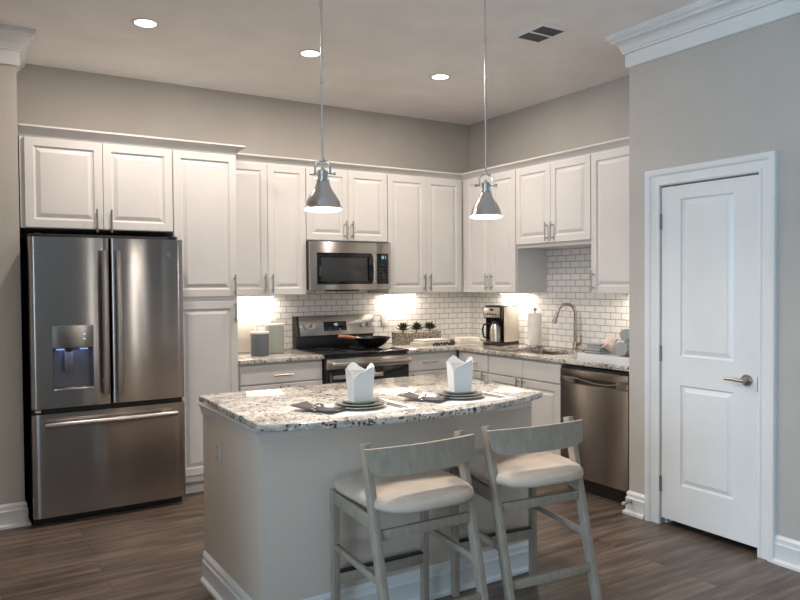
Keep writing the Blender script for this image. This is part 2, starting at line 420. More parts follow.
def cabinet(name, label, loc, rz, w, d, h, fronts, toe=0, group=None, fill=None):
    t_ = thing(name, label, 'cabinet', loc, rz, group)
    b = MB().box(.0005, w-.0005, -d, -.0, toe, h, .001, 1)
    if fill: b.box(fill[0], fill[1], -d-.018, -d, toe+.005, h)
    b.obj('body', 'cab', t_)
    if toe: MB().box(.001, w-.001, -d+.055, -.02, 0, toe).obj('toe_kick', 'cab', t_)
    for f in fronts:
        kind, x0, x1, z0, z1 = f[:5]
        if kind == 'door': o = panel_door_mb(x0, x1, z0, z1, -d-.02).obj('door', 'cab', t_, 10)
        else: o = flat_front_mb(x0, x1, z0, z1, -d-.02).obj('drawer' if kind == 'drawer' else 'false_front', 'cab', t_, 8)
        if len(f) > 5: pull(o, f[5], f[6], -d-.02, kind == 'door')
    return t_
UB, UH = 1.372, 2.40-1.372
g = .0015
WB = -.001
# over the refrigerator (1.80-2.40) and tall pantry
cabinet('wall_cabinet', 'white two-door cabinet above the stainless refrigerator', (-3.92, WB, 1.815), 0, .915, .61, .585,
        [('door', .025, .4715, .003, .555, .430, .055), ('door', .4745, .912, .003, .555, .517, .055)])
cabinet('tall_pantry_cabinet', 'tall narrow white cabinet with two stacked doors right of refrigerator', (-3.004, WB, 0), 0, .449, .61, 2.40,
        [('door', .004, .441, .139, 1.340, .418, 1.262), ('door', .004, .441, 1.374, 2.370, .418, 1.452)], toe=.092)
cabinet('wall_cabinet', 'white two-door wall cabinet above the canisters, left of microwave', (-2.554, WB, UB), 0, .659, .33, UH,
        [('door', .002, .3345, .002, UH-.024, .306, .09), ('door', .3375, .656, .002, UH-.024, .366, .09)])
cabinet('wall_cabinet', 'short white two-door cabinet directly above the microwave', (-1.894, WB, 1.800), 0, .753, .33, .60,
        [('door', .003, .3755, .008, .576, .347, .095), ('door', .3785, .750, .008, .576, .407, .095)])
cabinet('wall_cabinet', 'white two-door wall cabinet above the succulent planter, right of microwave', (-1.140, WB, UB), 0, .806, .33, UH,
        [('door', .003, .3935, .002, UH-.024, .365, .09), ('door', .3965, .775, .002, UH-.024, .425, .09)])
cabinet('wall_cabinet', 'white two-door wall cabinet above the coffee maker', (WB, -.335, UB), FACE_L, .737, .33, UH,
        [('door', .072, .4035, .002, UH-.024, .375, .09), ('door', .4065, .734, .002, UH-.024, .435, .09)])
cabinet('wall_cabinet', 'short white two-door cabinet above the sink and faucet', (WB, -1.073, 1.735), FACE_L, .814, .33, .665,
        [('door', .003, .4015, .030, .641, .372, .115), ('door', .4045, .811, .030, .641, .434, .115)])
cabinet('wall_cabinet', 'white wall cabinet beside the pantry wall, over the white tray', (WB, -1.888, UB), FACE_L, .64, .33, UH,
        [('door', .003, .635, .002, UH-.024, .033, .09)])
CC = [(0, 0), (.004, 0), (.006, .012), (.012, .016), (.022, .030), (.036, .040), (.048, .046), (.052, .050), (.052, .060), (0, .060)]
o = MB().sweep([(x, y, 2.378) for x, y in [(-2.553, -.34), (-2.553, -.6115), (-3.925, -.6115)]], CC)
tag(o.obj('crown_moulding', 'cab'), 'white crown strip along top of refrigerator and tall cabinets', 'moulding')
o = MB().sweep([(x, y, 2.378) for x, y in [(-.3315, -2.527), (-.3315, -.3315), (-2.498, -.3315)]], CC)
tag(o.obj('crown_moulding', 'cab'), 'white crown strip running around the corner above lower wall cabinets', 'moulding')

# base cabinets
BH = .884
cabinet('base_cabinet', 'white base cabinet with single drawer under the canisters', (-2.554, WB, 0), 0, .659, .61, BH,
        [('drawer', .006, .653, .728, .868, .33, .79), ('door', .006, .328, .12, .722, .30, .64), ('door', .331, .653, .12, .722, .36, .64)], toe=.1)
cabinet('base_cabinet', 'white base cabinet with drawer immediately right of the stove', (-1.140, WB, 0), 0, .528, .61, BH,
        [('drawer', .006, .445, .728, .868, .222, .80), ('door', .006, .445, .12, .722, .042, .64)], toe=.1)
cabinet('base_cabinet', 'narrow white base cabinet with drawer and door under coffee maker', (WB, -.634, 0), FACE_L, .414, .61, BH,
        [('drawer', .060, .409, .728, .868, .225, .80), ('door', .060, .409, .12, .722, .375, .655)], toe=.1)
cabinet('sink_cabinet', 'white sink base cabinet with two plain upper fronts', (WB, -1.049, 0), FACE_L, .819, .61, BH-.26,
        [('front', .006, .4075, .728, .868), ('front', .4105, .813, .728, .868), ('door', .006, .4075, .12, .722, .378, .655), ('door', .4105, .813, .12, .722, .440, .655)], toe=.1)
sk = C.objects['sink_cabinet']
MB().box(.0005, .8185, -.61, -.592, BH-.26, BH).box(.0005, .016, -.592, 0, BH-.26, BH).box(.802, .8185, -.592, 0, BH-.26, BH).obj('upper_frame', 'cab', sk)

# countertops
ct = MB().box(-2.553, -1.893, -.650, -.009, .884, .914, .004)
tag(ct.obj('countertop', 'granite'), 'short speckled granite counter under the canisters left of stove', 'countertop')
SX0, SX1, SY0, SY1 = -.50, -.12, -1.66, -1.12
def rrect(x0, x1, y0, y1, r, n=5):
    pts = []
    for cx, cy, a0 in ((x1-r, y1-r, 0), (x0+r, y1-r, 90), (x0+r, y0+r, 180), (x1-r, y0+r, 270)):
        for k in range(n+1):
            a = math.radians(a0+90*k/n); pts.append((cx+r*math.cos(a), cy+r*math.sin(a)))
    return pts
ct = MB().box(-1.139, -.009, -.650, -.009, .884, .914, .004)
ct.box(-.650, SX0, -2.528, -.6499, .884, .914, .004).box(SX1, -.009, -2.528, -.6501, .884, .914, .004)
ct.box(SX0-.006, SX1+.006, SY1, -.6502, .8841, .9139).box(SX0-.006, SX1+.006, -2.5278, SY0, .8841, .9139)
tag(ct.obj('countertop', 'granite'), 'long speckled granite counter wrapping the corner around the sink', 'countertop')
# sink
sk = MB()
o1 = rrect(SX0-.015, SX1+.015, SY0-.015, SY1+.015, .05); o2 = rrect(SX0, SX1, SY0, SY1, .045); o3 = rrect(SX0+.01, SX1-.01, SY0+.01, SY1-.01, .05)
sk.loops([[(x, y, .8835) for x, y in o1], [(x, y, .8835) for x, y in o2], [(x, y, .70) for x, y in o3]], cap=False)
sk.bm.faces.new([sk.bm.verts.new((x, y, .70)) for x, y in o3])
so = sk.obj('sink', mat('sink_steel', (.30, .27, .24), .35, 1))
tag(so, 'undermount stainless steel sink bowl set in granite counter', 'sink')
MB().lathe([(0, .004), (.03, .004), (.04, .001), (.042, 0)], ((SX0+SX1)/2, (SY0+SY1)/2, .7005), 24).obj('drain', 'chrome', so)

# under-cabinet light strips
def strip(loc, rz, ln, label, pw, where='y'):
    t_ = thing('under_cabinet_light', label, 'light', loc, rz, 'under-cabinet lights')
    MB().box(-ln/2, ln/2, -.022, .022, -.014, 0, .002).obj('housing', 'knobwhite', t_)
    MB().box(-ln/2+.012, ln/2-.012, -.016, .016, -.0165, -.014).obj('lens', 'ucl', t_)
    l = bpy.data.lights.new('strip_light', 'AREA'); l.shape = 'RECTANGLE'; l.size = ln-.03; l.size_y = .03; l.energy = pw; l.color = (1, .86, .70)
    lo = bpy.data.objects.new('strip_light', l); C.objects.link(lo); lo.parent = t_; lo.location = (0, 0, -.019)
UCP = 4.2
strip((-2.27, -.060, UB-.0005), 0, .44, 'light strip under cabinet above the canisters', UCP)
strip((-.84, -.060, UB-.0005), 0, .34, 'light strip under cabinet above the succulent planter', UCP)
strip((-.060, -.72, UB-.0005), FACE_L, .36, 'light strip under cabinet above the coffee maker', UCP)
strip((-.060, -2.14, UB-.0005), FACE_L, .30, 'light strip under cabinet beside the pantry wall', UCP*.6)

# ------------------------------------------------------------------ refrigerator
fr = thing('refrigerator', 'stainless french door refrigerator with water dispenser in left door', 'refrigerator', (-3.893, -.03, 0))
FW = .908
fy = -.76        # front plane, local
MB().box(.003, FW-.024, -.665, 0, .02, 1.775, .004).obj('body', 'black', fr)
MB().box(.01, FW-.01, -.68, -.6651, .0, .065).obj('kick_grille', 'black', fr)
def curved_slab(x0, x1, z0, z1, yb, yf, bulge, n=14, e=.012, hole=None):
    "slab with a gently convex front and rounded vertical edges, optional rectangular recess in the front"
    m = MB(); bm = m.bm
    xs = [x0, x0+e*.3, x0+e] + [x0+e+(x1-x0-2*e)*k/n for k in range(1, n)] + [x1-e, x1-e*.3, x1]
    if hole:
        xs += [hole[0], hole[1]]; xs = sorted(set(xs))
    def y(x):
        u = (x-(x0+x1)/2)/((x1-x0)/2); b = yf - bulge*(1-u*u)
        d = min(x-x0, x1-x)
        if d < e: b += e*(1-math.sqrt(max(0, 1-((e-d)/e)**2)))
        return b
    zs = [z0, z1] if not hole else [z0, hole[2], hole[3], z1]
    grid = [[bm.verts.new((x, y(x), z)) for z in zs] for x in xs]
    for i in range(len(xs)-1):
        for j in range(len(zs)-1):
            if hole and j == 1 and xs[i] >= hole[0]-1e-6 and xs[i+1] <= hole[1]+1e-6: continue
            bm.faces.new([grid[i][j], grid[i+1][j], grid[i+1][j+1], grid[i][j+1]])
    bb = [[bm.verts.new((x, yb, z)) for z in (z0, z1)] for x in (x0, x1)]
    bm.faces.new([bb[0][0], bb[0][1], bb[1][1], bb[1][0]])
    bm.faces.new([grid[k][0] for k in range(len(xs))] + [bb[1][0], bb[0][0]])
    bm.faces.new([grid[k][-1] for k in range(len(xs))] + [bb[1][1], bb[0][1]])
    bm.faces.new([v for v in grid[0]] + [bb[0][1], bb[0][0]]); bm.faces.new([v for v in grid[-1]] + [bb[1][1], bb[1][0]])
    return m
mid = .452
hx = (.116, .348, .820, 1.078)
ld = curved_slab(.0, mid-.004, .715, 1.752, -.672, fy+.008, .005, hole=hx).obj('door', 'steel', fr)
rd = curved_slab(mid+.004, FW, .715, 1.752, -.672, fy+.008, .005).obj('door', 'steel', fr)
dr = curved_slab(0, FW, .055, .682, -.672, fy+.008, .006).obj('freezer_drawer', 'steel', fr)
MB().box(.004, FW-.004, -.70, -.6655, .682, .715).obj('gasket', 'black', fr)
# dispenser
hy = fy+.004
dp = MB().box(hx[0]-.001, hx[1]+.001, hy-.0045, hy+.004, hx[3], hx[3]+.135, .002).obj('control_panel', steel('dispenser_steel', (.30, .29, .28), .35), ld)
for dz in (.05, .08): MB().box(.29, .302, hy-.0055, hy-.0043, hx[3]+dz, hx[3]+dz+.003).obj('indicator', 'led', dp)
rc = MB(); d = .065
rc.loops([rectloop(hx[0], hx[1], hx[2], hx[3], hy), rectloop(hx[0]+.012, hx[1]-.012, hx[2]+.01, hx[3]-.004, hy+d)], cap=False)
rc.bm.faces.new([rc.bm.verts.new(p) for p in rectloop(hx[0]+.012, hx[1]-.012, hx[2]+.01, hx[3]-.004, hy+d)])
rc.obj('dispenser_recess', mat('dispenser_grey', (.16, .165, .19), .35, .3), ld)
MB().box(hx[0]+.07, hx[0]+.12, hy+.03, hy+.045, hx[3]-.15, hx[3]-.01, .004).obj('paddle', mat('paddle_grey', (.22, .22, .25), .3, .5), ld)
MB().box(hx[0]+.075, hx[0]+.115, hy+.005, hy+.045, hx[3]-.024, hx[3]-.004, .003).obj('spout', 'black', ld)
for k, xx in enumerate((hx[0]+.025, hx[1]-.075)): MB().box(xx, xx+.045, hy+.012, hy+.03, hx[3]-.014, hx[3]-.006, .002).obj('dispenser_lamp', 'ledblue', ld)
MB().box(hx[0]+.004, hx[1]-.004, hy-.004, hy+.05, hx[2], hx[2]+.012, .002).obj('drip_tray', 'steel_mw', ld)
l = bpy.data.lights.new('dispenser_glow', 'AREA'); l.size = .15; l.energy = .12; l.color = (.3, .42, 1)
lo = bpy.data.objects.new('dispenser_glow', l); C.objects.link(lo); lo.parent = ld; lo.location = ((hx[0]+hx[1])/2, hy+.03, hx[3]-.02)
def fr_handle(parent, p0, p1, axis):
    # flattened bar standing off the door on two feet, bowed outward a little
    m = MB(); n = 12
    pts = []
    for k in range(n+1):
        u = k/n; p = Vector(p0).lerp(Vector(p1), u); p.y -= .012*math.sin(PI*u); pts.append(p)
    m.tube(pts, [.016]+[.0195]*(n-1)+[.016], 14)
    for q in (pts[1], pts[-2]): m.tube([q, (q.x, fy+.008, q.z)], .011, 12)
    return m.obj('handle', 'nickel', parent)
fr_handle(ld, (mid-.040, fy-.045, .78), (mid-.040, fy-.045, 1.675), 'z')
fr_handle(rd, (mid+.040, fy-.045, .78), (mid+.040, fy-.045, 1.675), 'z')
fr_handle(dr, (.065, fy-.045, .620), (FW-.065, fy-.045, .620), 'x')
MB().tube([(FW-.095, fy+.006, 1.655), (FW-.095, fy-.0005, 1.655)], .017, 24).obj('badge', mat('badge_grey', (.22, .21, .20), .4, .8), rd)
for xx in (.03, FW-.07): MB().box(xx, xx+.04, -.73, -.60, 1.7555, 1.775, .003).obj('hinge_cover', 'black', fr)
for xx in (.02,): MB().box(xx, xx+.03, -.74, -.70, .692, .706, .002).obj('hinge', 'knobwhite', fr)

# ------------------------------------------------------------------ microwave
mw = thing('microwave', 'stainless over-the-range microwave with black glass door', 'microwave', (-1.891, -.002, 1.408))
MW, MH = .748, .39
MB().box(0, MW, -.375, 0, 0, MH, .002).obj('body', mat('microwave_case', (.05, .04, .038), .5), mw)
mdw = .605
f = MB().box(.0, mdw-.001, -.400, -.3755, 0.0, MH-.004, .004)
mdo = f.obj('door', 'steel_mw', mw)
MB().box(.062, mdw-.030, -.4025, -.3995, .045, .298, .004).obj('window', 'blackglass', mdo)
MB().box(.095, mdw-.085, -.4035, -.4020, .07, .262, .004).obj('mesh_screen', mat('window_mesh', (.035, .037, .04), .25), mdo)
m = MB(); m.tube([(mdw-.040+.0, -.400, .05), (mdw-.040, -.432, .065), (mdw-.040, -.438, .17), (mdw-.040, -.432, .275), (mdw-.040, -.400, .29)], .009, 12)
m.obj('handle', 'chrome', mdo)
cp = MB().box(mdw+.001, MW, -.400, -.3755, 0, MH-.004, .004).obj('control_panel', 'steel_mw', mw)
MB().box(mdw+.006, MW-.028, -.4025, -.3995, .045, .298, .003).obj('keypad', 'blackglass', cp)
seg = MB()
def digits(m, x, z, y, s, txt):
    SEG = {'1': 'bc', '2': 'abged', '4': 'fgbc', '0': 'abcdef', ':': ''}
    for ch in txt:
        for q in SEG[ch]:
            a = {'a': (0, 1, .9, 1), 'g': (0, 1, .45, .55), 'd': (0, 1, 0, .1), 'f': (0, .12, .5, 1), 'b': (.88, 1, .5, 1), 'e': (0, .12, 0, .5), 'c': (.88, 1, 0, .5)}[q]
            m.box(x+a[0]*s*.55, x+max(a[1], a[0]+.12)*s*.55, y-.0006, y, z+a[2]*s, z+a[3]*s)
        x += s*.8
digits(seg, mdw+.042, .255, -.4026, .022, '1212'[:3]); seg.obj('display', 'led', cp)
kp = MB()
for r_ in range(6):
    for c_ in range(3): kp.box(mdw+.022+c_*.032, mdw+.044+c_*.032, -.4030, -.4024, .060+r_*.027, .072+r_*.027)
kp.obj('buttons', mat('key_print', (.018, .02, .024), .4), cp)
MB().box(.20, .46, -.37, -.25, -.012, 0.0, .003).obj('filter', 'black', mw)
MB().box(.0, MW, -.398, -.37, MH-.0035, MH, .001).obj('top_vent', mat('vent_grey', (.16, .15, .145), .5, .6), mw)

# ------------------------------------------------------------------ range
rg = thing('stove', 'stainless electric range with black glass cooktop', 'stove', (-1.889, -.012, 0))
RW = .746
MB().box(0, RW, -.63, -.0, .02, .905, .003).obj('body', 'black', rg)
MB().box(-.0, RW, -.665, -.05, .9055, .922, .004).obj('cooktop', 'blackglass', rg)
bk = MB().box(.014, RW, -.085, -.0, .9055, 1.02, .003)
bk.loops([[(.014, -.115, 1.02), (.014, 0, 1.02), (.014, 0, 1.186), (.014, -.075, 1.186)][::-1], [(RW, -.115, 1.02), (RW, 0, 1.02), (RW, 0, 1.186), (RW, -.075, 1.186)][::-1]])
bk.obj('backguard', 'black', rg)
sl_ = math.atan2(.040, .166)
def on_panel(m, off=0):    # panel local: x along, z up the slope, y out
    return m.xf(Matrix.Translation((0, -.1155, 1.02)) @ Matrix.Rotation(-sl_, 4, 'X'))
pn = on_panel(MB().box(.034, RW-.002, -.004, .0, .004, .170, .002)).obj('control_panel', 'steel_mw', rg)
on_panel(MB().box(.255, .470, -.006, -.0045, .04, .118, .003)).obj('display_panel', 'blackglass', pn)
dd = MB(); digits(dd, .345, .085, -.0062, .018, '100'); on_panel(dd).obj('display', 'led', pn)
bt = MB()
for r_ in range(2):
    for c_ in range(8): bt.box(.268+c_*.024, .282+c_*.024, -.0066, -.006, .050+r_*.012, .055+r_*.012)
on_panel(bt).obj('buttons', mat('range_key_print', (.08, .08, .09), .4), pn)
for x in (.085, .148, RW-.125, RW-.060):
    k = MB(); k.tube([(x, -.004, .08), (x, -.010, .08)], .027, 24); k.tube([(x, -.010, .08), (x, -.034, .08)], [.022, .018], 24); k.box(x-.004, x+.004, -.040, -.030, .062, .098, .002)
    on_panel(k).obj('knob', 'chrome', pn)
bz = mat('burner_ring', (.05, .05, .055), .3)
for x, y, r in ((.20, -.50, .10), (.55, -.50, .085), (.20, -.22, .075), (.55, -.22, .10)):
    MB().lathe([(r, 0), (r, .0006), (r-.004, .0006), (r-.004, 0)], (x, y, .922), 40).obj('burner', bz, rg)
od = MB().box(.004, RW-.004, -.665, -.632, .20, .800, .004).obj('oven_door', 'blackglass', rg)
MB().box(.004, RW-.004, -.668, -.632, .802, .880, .005).obj('front_band', 'steel_mw', rg)
MB().box(.055, .50, -.6665, -.6648, .724, .756, .002).obj('door_strip', 'steel_mw', od)  # pale steel strip across the upper oven door
MB().box(.004, RW-.004, -.667, -.6645, .20, .30, .003).obj('lower_trim', 'steel_mw', od)
hd = MB(); hd.tube([(.02, -.715, .840), (RW-.02, -.715, .840)], .0175, 16)
for x in (.05, RW-.05): hd.tube([(x, -.715, .840), (x, -.667, .840)], .011, 10)
hd.obj('handle', 'steel_mw', rg)
MB().box(.004, RW-.004, -.660, -.632, .03, .195, .004).obj('storage_drawer', 'steel_mw', rg)

# wok
wk = thing('wok', 'black wok with wooden handle on the stove', 'wok', (-1.300, -.35, .9228))
def arc_prof(R, h, n=10, th=.003):
    o_ = [(R*math.sin(PI/2*k/n)*.999+.0, h*(1-math.cos(PI/2*k/n))) for k in range(n+1)]
    return o_
outer = [(0, 0), (.055, 0), (.085, .012), (.115, .034), (.140, .060), (.155, .082), (.157, .084)]
inner = [(.153, .083), (.136, .061), (.111, .036), (.082, .015), (.053, .004), (0, .004)]
MB().lathe(outer+inner, seg=48).obj('pan', mat('wok_iron', (.012, .012, .013), .35, .3), wk)
MB().tube([(-.150, -.02, .078), (-.20, -.03, .090)], .009, 10).obj('handle_socket', 'black', wk)
MB().tube([(-.19, -.028, .088), (-.25, -.04, .100), (-.33, -.055, .108), (-.345, -.058, .109)], [.013, .016, .017, .010], 14).obj('handle', 'wood', wk)

# ------------------------------------------------------------------ dishwasher
dw = thing('dishwasher', 'dark stainless dishwasher with pocket handle under the granite counter', 'dishwasher', (-.02, -1.876, 0), FACE_L)
MB().box(.001, .604, -.56, 0, .10, .870, .002).obj('body', 'black', dw)
MB().box(.004, .600, -.56, -.50, .0, .10).obj('toe_kick', 'black', dw)
d_ = MB()
d_.box(.002, .602, -.628, -.5605, .108, .755, .004)
d_.box(.002, .602, -.628, -.5605, .800, .852, .004)
d_.box(.002, .14, -.628, -.5605, .7555, .7995, .001).box(.50, .602, -.628, -.5605, .7555, .7995, .001)
ddr = d_.obj('door', 'steel_dark', dw)
MB().box(.14, .50, -.600, -.5607, .755, .800).obj('pocket_handle', mat('pocket_steel', (.12, .11, .10), .4, 1), ddr)
MB().sweep([(.11, -.629, .795), (.20, -.629, .786), (.32, -.629, .772), (.42, -.629, .772), (.52, -.629, .786)][:5], [(0, 0), (0, .004), (.006, .004), (.006, 0)], (0, -1, 0)).obj('handle_lip', 'steel_mw', ddr)
MB().box(.003, .601, -.615, -.5605, .853, .872).obj('control_strip', 'black', dw)

# ------------------------------------------------------------------ island
isl = thing('kitchen_island', 'grey painted kitchen island base with white baseboard', 'kitchen island', (0, 0, 0))
IX0, IX1, IY0, IY1 = -3.25, -1.80, -2.84, -2.06
MB().box(IX0, IX1, IY0, IY1, 0, .884, .002).obj('body', 'island', isl)
ring = [(IX0, IY1), (IX0, IY0), (IX1, IY0), (IX1, IY1)]
def ringpath(z): return [(x, y, z) for x, y in [(IX1, IY1), (IX0, IY1), (IX0, IY0), (IX1, IY0), (IX1, IY1)]]
def closed_sweep(prof, z, mname, name):
    m = MB(); pts = [Vector((x, y, z)) for x, y in [(IX1, IY1), (IX1, IY0), (IX0, IY0), (IX0, IY1)]]
    secs = []
    for i, p in enumerate(pts):
        sx = 1 if p.x == IX1 else -1; sy = 1 if p.y == IY1 else -1
        secs.append([m.bm.verts.new((p.x+sx*a, p.y+sy*a, z+b)) for a, b in prof])
    n = len(prof)
    for i in range(4):
        A, B_ = secs[i], secs[(i+1) % 4]
        for k in range(n): m.bm.faces.new([A[k], A[(k+1) % n], B_[(k+1) % n], B_[k]])
    return m.obj(name, mname, isl)
closed_sweep(BASE, 0, 'trim', 'baseboard')
closed_sweep([(0, -.058), (.009, -.058), (.012, -.052), (.014, -.036), (.020, -.024), (.028, -.012), (.036, -.008), (.036, 0), (0, 0)], .884, 'island_trim', 'cove_moulding')
poly = []
L0, R0, yb, yc, sag = -3.295, -1.81, -2.055, -2.945, .155
def fillet(cx, cy, r, a0, a1, n=5): return [(cx+r*math.cos(math.radians(a0+(a1-a0)*k/n)), cy+r*math.sin(math.radians(a0+(a1-a0)*k/n))) for k in range(n+1)]
poly += fillet(R0-.02, yb-.02, .02, 90, 0) + fillet(R0-.03, yc+.03, .03, 0, -70)
n = 24
for k in range(1, n):
    u = -1+2*k/n; poly.append(((L0+R0)/2 - u*((R0-L0)/2-.02), yc - sag*(1-u*u)))
poly += fillet(L0+.03, yc+.03, .03, 250, 180) + fillet(L0+.045, yb-.02, .02, 180, 90)
it = MB().prism(poly[::-1], .8845, .9145, .006).obj('countertop', 'granite')
tag(it, 'bow-fronted speckled granite slab on the kitchen island', 'countertop')
# outlet on island left face, and wall outlets
def outlet(name, label, loc, rz, toggles=False):
    t_ = thing(name, label, 'outlet', loc, rz, None)
    pl = MB().box(-.036, .036, -.005, 0, -.058, .058, .003).obj('cover_plate', 'knobwhite', t_)
    for z in (-.024, .024):
        r_ = MB().lathe([(0, .001), (.016, .001), (.017, 0)], seg=20).xf(Matrix.Translation((0, -.005, z)) @ Matrix.Rotation(PI/2, 4, 'X')).obj('socket', 'knobwhite', t_)
        MB().box(-.007, -.005, -.0068, -.0058, z-.004, z+.006).box(.005, .007, -.0068, -.0058, z-.004, z+.006).obj('slots', 'black', r_)
    MB().tube([(0, -.005, 0), (0, -.006, 0)], .003, 8).obj('screw', 'nickel', t_)
outlet('electrical_outlet', 'white outlet plate on the grey left side of the island', (IX0-.0002, -2.31, .680), FACE_L)
outlet('electrical_outlet', 'white outlet plate on tiled wall right of the stove', (-.975, -.0082, 1.125), 0)
outlet('electrical_outlet', 'white outlet plate on tiled wall behind the green canister', (-2.055, -.0082, 1.125), 0)

# ------------------------------------------------------------------ ceiling fixtures
for k, (x, y) in enumerate(CANS):
    t_ = thing('recessed_light', ['leftmost recessed ceiling light, nearest the refrigerator', 'middle recessed ceiling light, beside the left pendant rod', 'rightmost recessed ceiling light, between the two pendant rods'][k], 'ceiling light', (x, y, CEIL), 0, 'recessed ceiling lights')
    MB().lathe([(.058, -.001), (.062, -.006), (.078, -.004), (.080, 0), (.058, 0)], seg=36).obj('trim_ring', 'knobwhite', t_)
    MB().lathe([(0, -.003), (.059, -.003), (.059, -.001), (0, -.001)], seg=36).obj('lens', 'can', t_)
    l = bpy.data.lights.new('downlight', 'AREA'); l.shape = 'DISK'; l.size = .11; l.energy = 18; l.color = (1, .865, .745)
    lo = bpy.data.objects.new('downlight', l); C.objects.link(lo); lo.parent = t_; lo.location = (0, 0, -.012)
vt = thing('ceiling_vent', 'white ceiling air register with two dark louvred openings', 'vent', (-1.195, -2.27, CEIL))
vm = MB().box(-.125, .125, -.155, .155, -.004, 0, .001)
vm.box(-.10, .10, -.13, .13, -.008, -.004, .001); vm.obj('frame', 'ceiling', vt)
for s_ in (-1, 1):
    go = MB().box(-.085, .085, s_*.062-.050, s_*.062+.050, -.0095, -.008).obj('opening', mat('vent_dark', (.06, .055, .06), .8), vt)
    lv = MB()
    for k in range(7): lv.box(-.085, .085, s_*.062-.047+k*.0145, s_*.062-.044+k*.0145, -.0115, -.0095)
    lv.obj('louvre', mat('vent_louvre', (.20, .19, .20), .6), go)

# pendants
def pendant(x, y, zr, label):
    t_ = thing('pendant_lamp', label, 'pendant lamp', (x, y, CEIL), math.radians(-32), 'pendant lamps over the island')
    z = zr-CEIL; K = .80
    MB().lathe([(0, 0), (.062, 0), (.062, -.012), (.05, -.022), (.012, -.026), (0, -.026)], seg=32).obj('canopy', 'brushed', t_)
    rodm = MB().tube([(0, 0, -.02), (0, 0, z+.205)], .0045, 12)
    for q in (.30, .62, .94): rodm.tube([(0, 0, z+.24+q), (0, 0, z+.27+q)], .0075, 12)
    rodm.obj('rod', 'brushed', t_)
    prof = [(.101, 0), (.104, .003), (.099, .008), (.096, .020), (.089, .042), (.074, .070), (.057, .094), (.044, .116), (.037, .138), (.033, .150), (.033, .156)]
    inn = [(.030, .150), (.034, .135), (.041, .113), (.054, .091), (.071, .067), (.086, .040), (.093, .012), (.098, .001), (.101, 0)]
    sh = MB().lathe([(r, z+h) for r, h in prof+inn], seg=48).obj('lamp_shade', 'brushed', t_)
    MB().lathe([(r, z+h) for r, h in [(0, .150), (.037, .150), (.037, .156), (.029, .160), (.029, .176), (.031, .178), (.031, .182), (.029, .184), (.029, .204), (.024, .210), (.010, .214), (.008, .228), (0, .230)]], seg=32).obj('socket', 'brushed', t_)
    yk = MB(); R = .041; pts = [(-R, 0, z+.186), (-R, 0, z+.215)] + [(R*math.cos(a), 0, z+.222+R*math.sin(a)) for a in [PI-PI*k/12 for k in range(13)]] + [(R, 0, z+.215), (R, 0, z+.186)]
    yk.tube(pts, .0055, 10); yk.tube([(0, 0, z+.255), (0, 0, z+.275)], .010, 12); yk.obj('yoke', 'brushed', t_)
    kb = MB().tube([(-.068, 0, z+.192), (.068, 0, z+.192)], .0045, 10)
    for s_ in (-1, 1): kb.tube([(s_*.052, 0, z+.192), (s_*.070, 0, z+.192)], [.008, .0095], 12)
    kb.obj('thumb_screw', 'brushed', t_)
    MB().lathe([(0, z+.020), (.090, z+.016), (.0985, z+.006), (.1015, z-.001), (.099, z-.006), (.085, z-.011), (.05, z-.014), (0, z-.015)], seg=40).obj('diffuser', 'bulb', t_)
    l = bpy.data.lights.new('pendant_light', 'AREA'); l.shape = 'DISK'; l.size = .17; l.energy = 8.5; l.color = (1, .88, .76)
    lo = bpy.data.objects.new('pendant_light', l); C.objects.link(lo); lo.parent = t_; lo.location = (0, 0, z-.026)
    SC = Matrix.Translation((0, 0, z)) @ Matrix.Scale(K, 4) @ Matrix.Translation((0, 0, -z))
    for c_ in kids(t_):
        if c_.type == 'MESH' and c_.name.split('.')[0] not in ('rod', 'canopy'): c_.data.transform(SC)
pendant(-2.919, -2.75, 1.780, 'left brushed nickel bell pendant lamp, above island near refrigerator')
pendant(-2.018, -2.75, 1.788, 'right brushed nickel bell pendant lamp, in front of corner cabinets')

